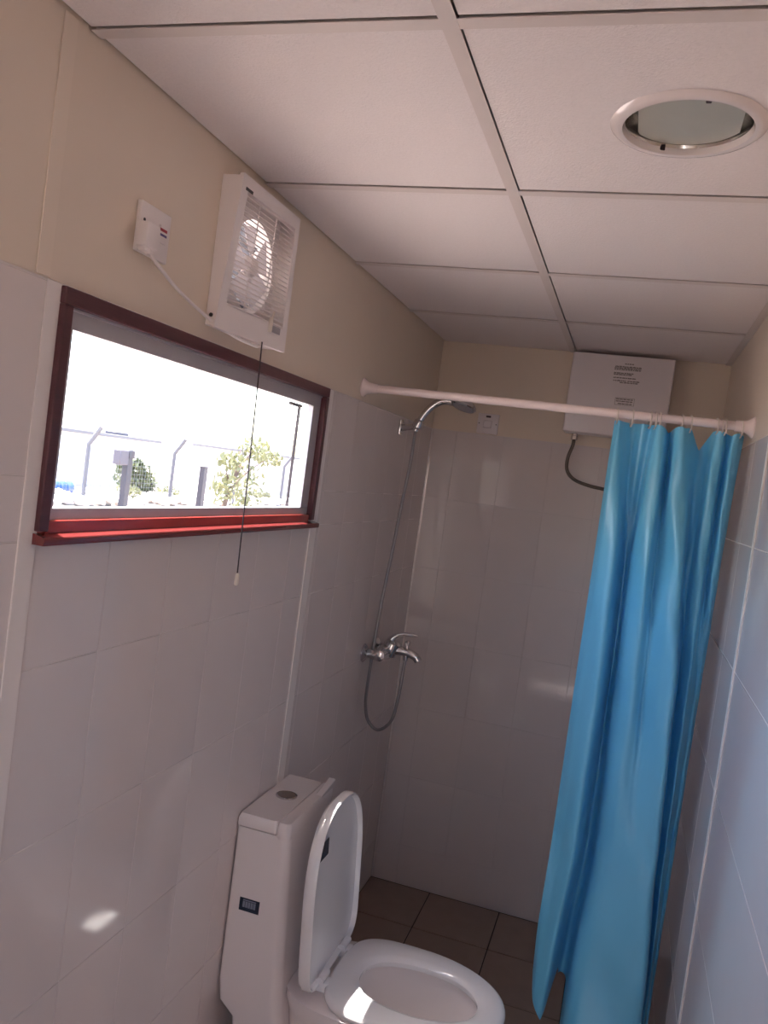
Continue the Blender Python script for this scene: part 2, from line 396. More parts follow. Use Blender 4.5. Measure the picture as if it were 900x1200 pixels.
# aluminium outer frame
a0, a1, b0, b1 = y0 + 0.018, y1 - 0.018, z0 + 0.024, z1 - 0.022
m = MB(); xa, xo = -0.004, -0.022
m.box(xo, xa, a0, a1, b1 - 0.036, b1, 0.001); m.box(xo, xa, a0, a1, b0, b0 + 0.026, 0.001)
m.box(xo, xa, a0, a0 + 0.028, b0 + 0.026, b1 - 0.036, 0.001); m.box(xo, xa, a1 - 0.052, a1, b0 + 0.026, b1 - 0.036, 0.001)
m.box(xa - 0.001, xa + 0.003, a0, a1, b1 - 0.008, b1, 0.0005)
m.build('aluminium_frame', M['alu'], wi)
MB().box(-0.0165, -0.0135, a0 + 0.026, a1 - 0.050, b0 + 0.024, b1 - 0.034).build('pane', M['glass'], wi, smooth=False)
m = MB().box(-0.036, -0.030, 1.018, 1.024, b0 + 0.026, b1 - 0.040); m.box(-0.036, -0.030, 0.955, 1.035, b1 - 0.046, b1 - 0.038)
m.build('weatherstrip', M['rubber'], wi)

# ------------------------------------------------------------------ extractor fan
def fan_warp(mb):
    # the cover sits closer to the wall at its lower near corner
    for v in mb.v:
        if v.x > 0:
            p, q = (v.y - 0.425) / 0.265, (v.z - 1.992) / 0.296
            v.x *= (0.46 * (1 - p) + 1.05 * p) * (1 - q) + (0.96 * (1 - p) + 1.03 * p) * q
    return mb
FY0, FY1, FZ0, FZ1 = 0.425, 0.690, 1.992, 2.288
fan = thing('extractor_fan', 'white square louvred extractor fan on the cream wall above the window', 'fan', (0, 0.5575, 1.992))
m = MB(); dx = 0.041
m.box(0.0, dx, FY0, FY0 + 0.004, FZ0, FZ1, 0.001); m.box(0.0, dx, FY1 - 0.004, FY1, FZ0, FZ1, 0.001)
m.box(0.0, dx, FY0 + 0.004, FY1 - 0.004, FZ1 - 0.004, FZ1, 0.001); m.box(0.0, dx, FY0 + 0.004, FY1 - 0.004, FZ0, FZ0 + 0.004, 0.001)
fan_warp(m).build('housing', M['white_plastic'], fan)
# back plate with a round throat
cy, cz, rr, n = 0.562, 2.144, 0.096, 48
inner = [(cy + rr * math.cos(2 * PI * i / n), cz + rr * math.sin(2 * PI * i / n)) for i in range(n)]
outer = []
for i in range(n):
    c, s_ = math.cos(2 * PI * i / n), math.sin(2 * PI * i / n)
    t = min(((FY1 - 0.005 - cy) / c if c > 1e-6 else 9), ((FY0 + 0.005 - cy) / c if c < -1e-6 else 9), ((FZ1 - 0.005 - cz) / s_ if s_ > 1e-6 else 9), ((FZ0 + 0.005 - cz) / s_ if s_ < -1e-6 else 9))
    outer.append((cy + c * t, cz + s_ * t))
MB().loft([[(-0.03, y, z) for y, z in inner], [(0.017, y, z) for y, z in inner], [(0.010, y, z) for y, z in outer]], False, False).build('throat_plate', M['white_plastic'], fan)
GY0, GY1, GZ0, GZ1 = 0.447, 0.674, 2.038, 2.262
m = MB()
for a, b, c, d in cells(FY0 - 0.004, FY1 + 0.004, FZ0 - 0.003, FZ1 + 0.002, [(GY0, GY1, GZ0, GZ1)]): m.box(dx, dx + 0.010, a, b, c, d)
fan_warp(m).build('front_cover', M['white_plastic'], fan, smooth=False)
ns = 23
for k in range(ns):
    sl = MB().box(-0.0009, 0.0009, GY0, GY1, -0.0040, 0.0040)
    sl.xform(Matrix.Translation((dx + 0.005, 0, GZ0 + (k + 0.5) * (GZ1 - GZ0) / ns)) @ Matrix.Rotation(math.radians(-58), 4, 'Y'))
    fan_warp(sl).build('slat', M['white_plastic'], fan, smooth=False)
for y in (0.520, 0.598):
    fan_warp(MB().box(dx + 0.0003, dx + 0.002, y - 0.0015, y + 0.0015, GZ0, GZ1)).build('slat_brace', M['white_plastic'], fan, smooth=False)
hub = MB().lathe([(0.022, 0.0), (0.024, 0.012), (0.018, 0.022), (0.004, 0.024)], (0, cy, cz), (1, 0, 0), 24).build('hub', M['white_plastic'], fan)
for k in range(5):
    b = MB(); lo = []
    for i in range(7):
        r_ = 0.020 + (0.090 - 0.020) * i / 6; w_ = 0.55 - 0.10 * i / 6
        tw = math.radians(34 - 12 * i / 6); lp = []
        for sgn in (-1, 1):
            for th in (0, 1):
                an = sgn * w_; lp.append((0.010 + sgn * math.tan(tw) * 0.010 + (th - 0.5) * 0.0016, r_, an))
        lp = [lp[0], lp[1], lp[3], lp[2]]
        A = 2 * PI * k / 5 + 0.5
        lo.append([(x, cy + r * math.cos(A + an), cz + r * math.sin(A + an)) for x, r, an in lp])
    b.loft(lo).build('blade', M['blade'], fan)
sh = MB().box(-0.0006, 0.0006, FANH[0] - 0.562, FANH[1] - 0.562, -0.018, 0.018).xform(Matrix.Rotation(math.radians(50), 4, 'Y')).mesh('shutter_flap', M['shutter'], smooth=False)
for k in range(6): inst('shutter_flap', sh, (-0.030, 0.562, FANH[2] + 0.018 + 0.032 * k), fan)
fan_warp(MB().box(dx + 0.0098, dx + 0.0108, 0.437, 0.466, 2.2625, 2.2685)).build('brand_plate', M['dark_print'], fan, smooth=False)
fan_warp(MB().box(dx + 0.0098, dx + 0.0105, 0.615, 0.664, 2.022, 2.037)).build('rating_label', M['grey_label'], fan, smooth=False)
m = MB().box(dx + 0.009, dx + 0.014, 0.612, 0.626, 2.020, 2.052, 0.002); m.tube([(dx + 0.012, 0.620, 2.046), (dx + 0.014, 0.623, 2.066)], 0.0022, 8)
fan_warp(m).build('switch_lever', M['white_plastic2'], fan)
MB().lathe([(0.004, 0), (0.004, 0.002)], (0.012, FY0 - 0.0005, 2.012), (0, -1, 0), 12).build('housing_screw', M['dark_print'], fan)
pc = MB().tube([(0.047, 0.590, 1.993), (0.0475, 0.594, 1.90), (0.0485, 0.600, 1.70), (0.0495, 0.606, 1.485)], 0.0016, 6).build('pull_cord', M['rubber'], fan)
MB().lathe([(0.002, 0.028), (0.0045, 0.024), (0.005, 0.004), (0.003, 0.0)], (0.0497, 0.6065, 1.459), (0, 0, 1), 12).build('toggle', M['white_plastic2'], pc)
# supply cable and plug
cab = MB().tube(catmull([(0.026, 0.170, 2.070), (0.018, 0.190, 2.062), (0.012, 0.240, 2.048), (0.012, 0.300, 2.028), (0.012, 0.390, 2.008), (0.018, 0.450, 1.994), (0.026, 0.520, 1.985), (0.032, 0.572, 1.983), (0.034, 0.600, 1.984), (0.034, 0.603, 1.994)], 60), 0.0034, 8).build('supply_cable', M['white_plastic'], fan)
m = MB().box(0.0095, 0.036, 0.149, 0.189, 2.066, 2.108, 0.006, 2)
m.box(0.014, 0.030, 0.155, 0.184, 2.060, 2.076, 0.004, 2)
m.tube([(0.024, 0.169, 2.076), (0.026, 0.170, 2.058)], [0.008, 0.005], 10)
m.build('plug', M['white_plastic'], cab)

# wall socket beside the fan
so = thing('wall_socket', 'white switched wall socket above the window with the fan cable plugged in', 'socket', (0, 0.208, 2.062))
MB().box(0.0, 0.0095, 0.163, 0.254, 2.062, 2.146, 0.002, 2).build('plate', M['white_plastic'], so)
MB().box(0.009, 0.0125, 0.218, 0.240, 2.092, 2.122, 0.001).build('rocker_switch', M['white_plastic'], so)
MB().box(0.0124, 0.0129, 0.2185, 0.2395, 2.112, 2.117).build('red_mark', M['red_print'], so, smooth=False)
MB().box(0.0124, 0.0129, 0.2185, 0.2395, 2.104, 2.108).build('blue_mark', M['blue_print'], so, smooth=False)
MB().lathe([(0.003, 0), (0.003, 0.001)], (0.0093, 0.174, 2.116), (1, 0, 0), 10).build('screw', M['dark_print'], so)

# small isolator on the shower end wall
iso = thing('isolator_switch', 'small white isolator plate high on the shower end wall', 'switch', (0.236, D, 1.965))
MB().box(0.192, 0.280, D - 0.010, D, 1.966, 2.050, 0.002, 2).build('plate', M['heater'], iso)
MB().box(0.226, 0.246, D - 0.0125, D - 0.009, 2.034, 2.042, 0.001).build('neon_window', M['dark_print'], iso)
MB().box(0.218, 0.254, D - 0.015, D - 0.009, 1.990, 2.022, 0.002).build('rocker', M['heater'], iso)
for x in (0.200, 0.272): MB().lathe([(0.0025, 0), (0.0025, 0.001)], (x, D - 0.0098, 2.008), (0, -1, 0), 10).build('screw', M['dark_print'], iso)

# ------------------------------------------------------------------ ceiling light
li = thing('ceiling_light', 'round recessed ceiling light with a white ring and frosted glass', 'light', (LC[0], LC[1], H))
MB().lathe([(0.092, 0.030), (0.0945, 0.004), (0.0965, -0.004), (0.102, -0.0055), (0.110, -0.003), (0.116, 0.0025), (0.113, 0.0030), (0.0975, 0.0030), (0.0955, 0.030)], (LC[0], LC[1], H), (0, 0, 1), 64, False, False).build('ring', M['light_ring'], li)
MB().lathe([(0.0935, 0.0), (0.080, 0.045), (0.05, 0.062)], (LC[0], LC[1], H + 0.006), (0, 0, 1), 48, False, True).build('reflector', M['reflector'], li)
m = MB(); 
dl = []
for i in range(40):
    a = 2 * PI * i / 40; x = 0.088 * math.cos(a); y = 0.088 * math.sin(a)
    x = max(min(x, 0.078), -0.074)
    dl.append((LC[0] + x, LC[1] + y))
m.loft([[(x, y, H + 0.010) for x, y in dl], [(x, y, H + 0.013) for x, y in dl]]).build('glass_disc', M['light_glass'], li)
for x, y in ((0.024, -0.080), (-0.034, 0.088)):
    MB().box(LC[0] + x - 0.004, LC[0] + x + 0.004, LC[1] + y - 0.003, LC[1] + y + 0.006, H + 0.001, H + 0.010, 0.001).build('spring_clip', M['rubber'], li)

# ------------------------------------------------------------------ water heater
HX0, HX1, HZ0, HZ1, HY = 0.553, 0.935, 2.006, 2.318, D - 0.12
he = thing('water_heater', 'white box water heater under the ceiling on the shower end wall', 'water heater', (0.745, D, HZ0))
m = MB().box(HX0, HX1, HY, D - 0.004, HZ0, HZ1, 0.006, 3); m.box(HX0 + 0.03, HX1 - 0.03, D - 0.006, D, HZ0 + 0.02, HZ1 - 0.02)
m.build('casing', M['heater'], he)
m = MB()
rnd = random.Random(3)
def words(x0, x1, z, h):
    x = x0
    while x < x1 - 0.002:
        w_ = min(rnd.uniform(0.006, 0.016), x1 - x)
        for _ in range(max(1, int(w_ / 0.0019))):
            hh = h * rnd.uniform(0.7, 1.0); m.box(x, x + 0.0014, HY - 0.0006, HY + 0.0001, z, z + hh); x += 0.0019
        x += 0.0016
words(0.752, 0.787, 2.2835, 0.0048)
for a, b, z in ((0.718, 0.815, 2.272), (0.716, 0.815, 2.2665), (0.716, 0.815, 2.261), (0.716, 0.790, 2.247), (0.716, 0.786, 2.2415), (0.716, 0.800, 2.229), (0.717, 0.765, 2.218), (0.770, 0.815, 2.218), (0.742, 0.812, 2.2115)):
    words(a, b, z, 0.0052)
for a, b, z in ((0.737, 0.802, 2.148), (0.738, 0.800, 2.140), (0.746, 0.800, 2.131)): words(a, b, z, 0.0052)
for a, b, c, d in ((0.734, 0.806, 2.1545, 2.1555), (0.734, 0.806, 2.1275, 2.1285), (0.734, 0.735, 2.1275, 2.1555), (0.805, 0.806, 2.1275, 2.1555)):
    m.box(a, b, HY - 0.0006, HY + 0.0001, c, d)
m.build('printed_text', M['grey_print'], he, smooth=False)['kind'] = 'stuff'
MB().lathe([(0.011, 0.0), (0.011, -0.010), (0.014, -0.012), (0.014, -0.026), (0.010, -0.028)], (0.598, D - 0.06, HZ0), (0, 0, 1), 6).build('hose_nut', M['chrome'], he)
MB().tube(catmull([(0.598, D - 0.06, 1.984), (0.596, D - 0.06, 1.955), (0.584, D - 0.06, 1.905), (0.588, D - 0.06, 1.855), (0.622, D - 0.058, 1.822), (0.680, D - 0.055, 1.806), (0.735, D - 0.045, 1.800), (0.775, D - 0.02, 1.795), (0.785, D, 1.794)], 50), 0.0068, 10).build('braided_hose', M['braid'], he)

# ------------------------------------------------------------------ shower
RY, RZ = 1.425, 2.006
rod = thing('shower_rod', 'white shower rod spanning the room from wall to wall', 'rod', (W / 2, RY, RZ))
MB().tube([(0.008, RY, RZ), (W - 0.008, RY, RZ)], 0.0125, 20).build('tube', M['rod'], rod)
for x, s_ in ((0.0, 1), (W, -1)):
    MB().lathe([(0.030, 0.0), (0.030, 0.004), (0.024, 0.010), (0.017, 0.022), (0.015, 0.050)], (x, RY, RZ), (s_, 0, 0), 28).build('end_flange', M['rod'], rod)

SY = 1.888
br = thing('shower_bracket', 'small chrome wall bracket holding the hand shower', 'bracket', (0, SY, 1.92))
MB().box(0.0, 0.010, SY - 0.018, SY + 0.018, 1.895, 1.952, 0.004, 2).build('wall_plate', M['chrome'], br)
m = MB().tube([(0.008, SY, 1.922), (0.045, SY - 0.008, 1.928), (0.064, SY - 0.014, 1.936)], [0.013, 0.011, 0.012], 14)
m.lathe([(0.012, -0.018), (0.019, -0.012), (0.020, 0.0), (0.019, 0.012), (0.013, 0.018)], (0.074, SY - 0.016, 1.940), (0.35, 0, 1), 20)
m.build('holder_arm', M['chrome'], br)

hs = thing('hand_shower', 'chrome hand shower in its bracket with a long hanging hose', 'shower', (0.07, SY, 1.92))
yh = SY - 0.016
MB().tube(catmull([(0.066, yh, 1.915), (0.074, yh, 1.942), (0.088, yh, 1.972), (0.110, yh, 2.004), (0.140, yh, 2.028), (0.168, yh, 2.036), (0.200, yh, 2.034)], 30),
          [0.0115 + 0.004 * (i / 29) for i in range(30)], 16).build('handle', M['chrome'], hs)
hd = MB().lathe([(0.016, 0.026), (0.036, 0.016), (0.046, 0.006), (0.047, -0.002), (0.043, -0.006)], (0.232, yh, 2.022), (0.20, 0.22, 1), 32).build('shower_head', M['chrome'], hs)
MB().lathe([(0.040, -0.006), (0.040, -0.0085), (0.030, -0.0095)], (0.232, yh, 2.022), (0.20, 0.22, 1), 28).build('spray_face', M['grey_label'], hd)
MB().tube(catmull([(0.066, yh, 1.913), (0.064, yh, 1.80), (0.052, yh, 1.645), (0.043, yh - .005, 1.48), (0.032, yh - .01, 1.325), (0.0265, yh - .018, 1.19), (0.0225, yh - .02, 1.068), (0.019, yh - .015, 0.95), (0.021, yh - .01, 0.885), (0.036, yh, 0.828), (0.078, yh, 0.803), (0.122, yh, 0.846), (0.136, yh + .004, 0.930), (0.141, yh + 0.012, 1.075)], 90), 0.0062, 10).build('hose', M['hose'], hs)

mx = thing('shower_mixer', 'chrome lever shower mixer tap low on the window wall', 'tap', (0, SY, 1.09))
for y in (SY - 0.075, SY + 0.075):
    m = MB().lathe([(0.034, 0), (0.034, 0.004), (0.026, 0.010), (0.015, 0.016), (0.014, 0.04)], (0, y, 1.090), (1, 0, 0), 24)
    m.lathe([(0.019, 0.030), (0.019, 0.052)], (0, y, 1.090), (1, 0, 0), 6); m.build('inlet_flange', M['chrome'], mx)
m = MB().tube([(0.060, SY - 0.092, 1.092), (0.060, SY - 0.086, 1.092), (0.060, SY - 0.05, 1.094), (0.066, SY, 1.096), (0.060, SY + 0.05, 1.094), (0.060, SY + 0.086, 1.092), (0.060, SY + 0.092, 1.092)], [0.012, 0.022, 0.025, 0.031, 0.025, 0.022, 0.012], 20)
m.lathe([(0.029, -0.02), (0.031, 0.016), (0.029, 0.028), (0.020, 0.036), (0.006, 0.038)], (0.078, SY, 1.104), (0.3, 0, 1), 24)
m.build('body', M['chrome'], mx)
MB().tube(catmull([(0.072, SY, 1.132), (0.090, SY, 1.155), (0.114, SY, 1.168), (0.145, SY, 1.172), (0.175, SY, 1.172)], 16), [0.017, 0.016, 0.014, 0.012, 0.010, 0.009, 0.009, 0.008, 0.008, 0.007, 0.007, 0.006, 0.006, 0.006, 0.005, 0.004], 12).build('lever', M['chrome'], mx)
MB().tube(catmull([(0.070, SY, 1.098), (0.110, SY, 1.106), (0.150, SY, 1.104), (0.178, SY, 1.094), (0.190, SY, 1.080)], 16), [0.018 - 0.004 * i / 15 for i in range(16)], 14).build('spout', M['chrome'], mx)
MB().lathe([(0.006, 0), (0.005, 0.018), (0.010, 0.020), (0.011, 0.032), (0.007, 0.036)], (0.142, SY, 1.112), (0, 0, 1), 16).build('diverter_knob', M['chrome'], mx)
MB().lathe([(0.010, 0), (0.010, -0.014), (0.008, -0.020)], (0.141, SY, 1.094), (0, 0, 1), 16).build('hose_outlet', M['chrome'], mx)

# shower curtain: rows of control points (x, y) at several heights, first to last along the cloth
CUR = [
    (1.985, [(.772, 1.425), (.785, 1.402), (.800, 1.425), (.825, 1.452), (.850, 1.430), (.872, 1.446), (.890, 1.408), (.915, 1.412), (.928, 1.448), (.940, 1.402), (.962, 1.398), (.985, 1.435), (1.010, 1.456), (1.035, 1.440), (1.048, 1.408), (1.068, 1.418), (1.078, 1.446), (1.092, 1.408), (1.106, 1.416), (1.122, 1.445)]),
    (1.850, [(.770, 1.425), (.785, 1.392), (.808, 1.410), (.830, 1.455), (.852, 1.440), (.872, 1.450), (.884, 1.395), (.915, 1.385), (.934, 1.450), (.944, 1.392), (.966, 1.378), (.992, 1.410), (1.012, 1.460), (1.034, 1.445), (1.045, 1.400), (1.066, 1.410), (1.080, 1.456), (1.090, 1.410), (1.104, 1.416), (1.118, 1.450)]),
    (1.600, [(.769, 1.425), (.788, 1.395), (.826, 1.372), (.844, 1.440), (.856, 1.470), (.868, 1.450), (.874, 1.405), (.915, 1.358), (.936, 1.410), (.948, 1.400), (.985, 1.352), (1.008, 1.362), (1.020, 1.450), (1.036, 1.460), (1.046, 1.410), (1.068, 1.404), (1.082, 1.452), (1.092, 1.425), (1.104, 1.430), (1.114, 1.460)]),
    (1.250, [(.768, 1.420), (.790, 1.385), (.835, 1.352), (.856, 1.430), (.864, 1.480), (.874, 1.460), (.882, 1.410), (.925, 1.362), (.950, 1.372), (.962, 1.384), (1.000, 1.345), (1.032, 1.330), (1.043, 1.400), (1.050, 1.460), (1.058, 1.440), (1.072, 1.405), (1.086, 1.435), (1.096, 1.455), (1.104, 1.455), (1.112, 1.470)]),
    (0.750, [(.768, 1.410), (.795, 1.385), (.835, 1.345), (.852, 1.420), (.866, 1.490), (.884, 1.470), (.896, 1.405), (.928, 1.375), (.962, 1.358), (.990, 1.345), (1.022, 1.330), (1.052, 1.325), (1.062, 1.390), (1.064, 1.460), (1.070, 1.455), (1.080, 1.420), (1.090, 1.440), (1.098, 1.465), (1.104, 1.465), (1.110, 1.475)]),
    (0.420, [(.764, 1.400), (.786, 1.380), (.818, 1.345), (.834, 1.420), (.850, 1.490), (.868, 1.475), (.876, 1.400), (.908, 1.362), (.950, 1.345), (.990, 1.332), (1.034, 1.318), (1.070, 1.318), (1.080, 1.385), (1.080, 1.460), (1.084, 1.458), (1.090, 1.430), (1.096, 1.445), (1.101, 1.468), (1.106, 1.468), (1.110, 1.478)]),
    (0.200, [(.768, 1.400), (.782, 1.350), (.812, 1.356), (.826, 1.420), (.842, 1.490), (.862, 1.470), (.868, 1.380), (.895, 1.312), (.950, 1.308), (.990, 1.304), (1.034, 1.306), (1.076, 1.326), (1.086, 1.385), (1.086, 1.460), (1.090, 1.458), (1.094, 1.430), (1.099, 1.445), (1.103, 1.468), (1.107, 1.468), (1.110, 1.478)]),
]
NU, NV = 220, 90
rows = [(z, catmull([(x, y, 0) for x, y in p], NU)) for z, p in CUR]
RINGS = [0.776, 0.818, 0.868, 0.882, 0.893, 0.952, 0.976, 1.045, 1.057, 1.066, 1.108]
cm = MB(); grid = []
ring_u = []
for j in range(NV + 1):
    vv = j / NV; z = 1.985 + (0.205 - 1.985) * vv
    for k in range(len(rows) - 1):
        if rows[k][0] >= z >= rows[k + 1][0] - 1e-6: break
    za, A = rows[k]; zb, B = rows[k + 1]; t = (za - z) / (za - zb); t = t * t * (3 - 2 * t) * 0.5 + t * 0.5
    line = []
    for i in range(NU):
        p = A[i].lerp(B[i], t); u = i / (NU - 1)
        wr_ = 0.0035 * math.sin(9 * z + 23 * u) + 0.0025 * math.sin(31 * z * (0.3 + u) + 11 * u)
        zz = z
        # the top edge sags between the hooks, most between the two at the middle
        f_top = max(0.0, 1 - vv / 0.06) ** 1.5
        dmin = min(abs(p.x - r) for r in RINGS)
        sag = min(0.05, (dmin * 42) ** 2 * 0.012)
        if 0.982 < p.x < 1.040: sag = 0.056 * (1 - abs((p.x - 0.982) / 0.058 * 2 - 1))
        zz -= sag * f_top
        # lower edge: the free panel ends higher and in a point
        if u < 0.20:
            tip = 0.25 + 0.10 * abs(u - 0.10) / 0.10
            zz = z + max(0.0, (tip - 0.205)) * (vv ** 6)
        elif u < 0.29: zz = z + 0.12 * (vv ** 8)
        line.append(Vector((p.x, p.y + wr_, zz)))
    grid.append(line)
for line in grid: cm.v += line
for j in range(NV):
    for i in range(NU - 1): cm.f.append((j * NU + i, j * NU + i + 1, (j + 1) * NU + i + 1, (j + 1) * NU + i))
sc_ = thing('shower_curtain', 'blue vinyl shower curtain bunched at the right end of the rod', 'curtain', (0.95, RY, RZ))
cl = cm.build('sheet', M['curtain'], sc_, recalc=False)
for x in RINGS:
    MB().torus((x, RY, RZ - 0.009), 0.0240, 0.0022, (1, 0.15, 0), 18, 6).build('hook', M['hook'], sc_)

# ------------------------------------------------------------------ toilet
TY = 1.048
to = thing('toilet', 'white one-piece toilet against the window wall with its lid up', 'toilet', (0.3, TY, 0))
def dshape(xc, yc, af, ab, b, z, nf=2.1, nb=3.6, N=72):
    out = []
    for i in range(N):
        a = 2 * PI * i / N; c, s_ = math.cos(a), math.sin(a)
        e = nf if c >= 0 else nb; A = af if c >= 0 else ab
        out.append(Vector((xc + A * math.copysign(abs(c) ** (2 / e), c), yc + b * math.copysign(abs(s_) ** (2 / e), s_), z)))
    return out
def rrect(x0, x1, y0_, y1_, z, r=0.02, n=6):
    out = []
    for cx, cy_, a0_ in ((x1 - r, y1_ - r, 0), (x0 + r * .4, y1_ - r * .4, 1), (x0 + r * .4, y0_ + r * .4, 2), (x1 - r, y0_ + r, 3)):
        rr_ = r if a0_ in (0, 3) else r * .4
        for k in range(n + 1):
            an = (a0_ + k / n) * PI / 2; out.append(Vector((cx + rr_ * math.cos(an), cy_ + rr_ * math.sin(an), z)))
    return out
m = MB()
TA, TB = 0.885, 1.212
# cistern and its column down to the floor, with the hollow at the back
m.loft([rrect(0.062, 0.20, TA + .03, TB - .03, 0.0, .03), rrect(0.058, 0.20, TA + .012, TB - .012, 0.20, .03), rrect(0.050, 0.190, TA + .002, TB - .002, 0.300, .03), rrect(0.010, 0.182, TA, TB, 0.335, .03),
        rrect(0.003, 0.176, TA, TB, 0.39, .028), rrect(0.003, 0.160, TA, TB, 0.62, .026), rrect(0.003, 0.147, TA, TB, 0.797, .024)])
# front wall of the cistern, rising beside the lid
m.loft([rrect(0.112, 0.1475, TA, TB, 0.790, .014), rrect(0.112, 0.1475, TA, TB, 0.822, .014), rrect(0.114, 0.144, TA + .004, TB - .004, 0.831, .012)])
# raised lip on the far half of the front edge
m.loft([[Vector(p) for p in lp] for lp in (
    [(0.126, 1.105, 0.826), (0.146, 1.105, 0.826), (0.146, 1.208, 0.826), (0.126, 1.208, 0.826)],
    [(0.127, 1.112, 0.832), (0.147, 1.112, 0.832), (0.148, 1.210, 0.846), (0.128, 1.210, 0.846)],
    [(0.129, 1.118, 0.834), (0.145, 1.118, 0.834), (0.146, 1.206, 0.850), (0.130, 1.206, 0.850)])])
# bowl: outside up, over the rim, inside down
bx = 0.47
lo = [dshape(0.34, TY, 0.20, 0.18, 0.120, 0.0), dshape(0.34, TY, 0.20, 0.18, 0.122, 0.03), dshape(0.36, TY, 0.205, 0.19, 0.122, 0.14), dshape(0.40, TY, 0.245, 0.22, 0.148, 0.26),
      dshape(bx, TY, 0.247, 0.30, 0.176, 0.345), dshape(bx, TY, 0.255, 0.31, 0.183, 0.375), dshape(bx, TY, 0.253, 0.31, 0.181, 0.392), dshape(bx, TY, 0.245, 0.30, 0.173, 0.397),
      dshape(0.5, TY, 0.178, 0.178, 0.128, 0.397, 2, 2.2), dshape(0.5, TY, 0.172, 0.172, 0.122, 0.385, 2, 2.2), dshape(0.49, TY, 0.165, 0.160, 0.116, 0.34, 2, 2.2), dshape(0.47, TY, 0.125, 0.12, 0.090, 0.27, 2, 2.1), dshape(0.45, TY, 0.08, 0.08, 0.06, 0.215, 2, 2), dshape(0.44, TY, 0.05, 0.05, 0.04, 0.18, 2, 2)]
m.loft(lo)
m.build('body', M['porcelain'], to)
m = MB().loft([rrect(0.004, 0.1115, TA + .001, TB - .001, 0.7995, .006), rrect(0.002, 0.1115, TA + .0005, TB - .0005, 0.806, .008), rrect(0.002, 0.1115, TA + .0005, TB - .0005, 0.820, .010), rrect(0.006, 0.1115, TA + .006, TB - .006, 0.831, .014)])
m.build('cistern_lid', M['porcelain'], to)
m = MB().lathe([(0.030, 0.0), (0.030, 0.003), (0.026, 0.0045), (0.0255, 0.002), (0.0, 0.002)], (0.062, 1.055, 0.8305), (0, 0, 1), 32, True, False)
m.build('button_ring', M['chrome'], to)
MB().lathe([(0.0250, 0.0), (0.0245, 0.004), (0.018, 0.0052), (0.001, 0.0055)], (0.062, 1.055, 0.831), (0, 0, 1), 32).build('flush_button', M['button'], to)
MB().loft([dshape(0.455, TY, 0.100, 0.100, 0.076, 0.243, 2, 2.1)], True, False).build('water', M['water'], to, smooth=False)
# seat ring
m = MB(); ZS = 0.399
oc = lambda s_, z: dshape(bx, TY, 0.26 * s_, 0.20 * s_, 0.187 * s_, z)
ic = lambda s_, z: dshape(0.500, TY, 0.158 * s_, 0.158 * s_, 0.108 * s_, z, 2.0, 2.3)
lps = [ic(1.02, ZS), oc(0.985, ZS), oc(1.0, ZS + 0.006), oc(1.0, ZS + 0.013), oc(0.985, ZS + 0.020), oc(0.95, ZS + 0.0245), ic(1.16, ZS + 0.0245), ic(1.06, ZS + 0.022), ic(1.0, ZS + 0.014), ic(1.0, ZS + 0.004), ic(1.02, ZS)]
m.loft(lps, False, False).build('seat_ring', M['seat_plastic'], to)
# lid, standing up and leaning back on the cistern
base = Vector((0.262, TY, 0.418)); up = Vector((-0.030, 0, 0.45)).normalized(); nrm = Vector((up.z, 0, -up.x))
def lid_loop(s_, w, N=72):
    return [base + up * (0.2 + (p.x) * s_) + Vector((0, 1, 0)) * (p.y * s_) + nrm * w for p in dshape(0, 0, 0.252, 0.20, 0.192, 0, 2.6, 7.0, N)]
m = MB().loft([lid_loop(0.90, -0.034), lid_loop(0.97, -0.031), lid_loop(1.0, -0.022), lid_loop(1.0, -0.004), lid_loop(0.990, 0.001), lid_loop(0.978, 0.001), lid_loop(0.966, -0.003), lid_loop(0.955, -0.013), lid_loop(0.80, -0.0165), lid_loop(0.4, -0.018)])
ld = m.build('seat_lid', M['seat_plastic'], to)
for y in (TY - 0.085, TY + 0.085):
    m = MB().tube([(0.262, y - 0.026, 0.428), (0.262, y + 0.026, 0.428)], 0.011, 16); m.box(0.245, 0.285, y - 0.018, y + 0.018, 0.396, 0.424, 0.005, 2)
    m.build('hinge', M['seat_plastic'], to)
# bumper pads inside the lid
for yv, t in ((TY - 0.10, 0.10), (TY + 0.10, 0.10)):
    pass
# stickers
def sticker(parent, o, ux, uz, w_, h_, n_):
    o = Vector(o); ux = Vector(ux).normalized(); uz = Vector(uz).normalized(); n_ = Vector(n_).normalized()
    def slab(a0_, a1_, c0_, c1_, t0, t1):
        return [o + ux * a + uz * c + n_ * t for t in (t0, t1) for a, c in ((a0_, c0_), (a1_, c0_), (a1_, c1_), (a0_, c1_))]
    F = [(0, 3, 2, 1), (4, 5, 6, 7), (0, 1, 5, 4), (1, 2, 6, 5), (2, 3, 7, 6), (3, 0, 4, 7)]
    st = MB().add(slab(-w_ / 2, w_ / 2, -h_ / 2, h_ / 2, 0, 0.0006), F).build('sticker', M['sticker'], parent, smooth=False)
    return st, slab, F
st, slab, F = sticker(to, (0.064, TA - 0.0004, 0.600), (1, 0, 0), (0, 0, 1), 0.056, 0.034, (0, -1, 0))
p2 = MB()
for k in range(5): p2.add(slab(-0.0185 + 0.0075 * k, -0.0185 + 0.0075 * k + 0.0062, -0.007, 0.009, 0.0006, 0.0009), F)
p2.add(slab(-0.018, 0.018, 0.0105, 0.0135, 0.0006, 0.0009), F)
p2.build('sticker_print', M['sticker_light'], st, smooth=False)['kind'] = 'stuff'
lo_ = base + up * 0.345 + nrm * -0.0158
st, slab, F = sticker(ld, lo_ + Vector((0, -0.098, 0)), (0, 1, 0), up, 0.072, 0.044, nrm)

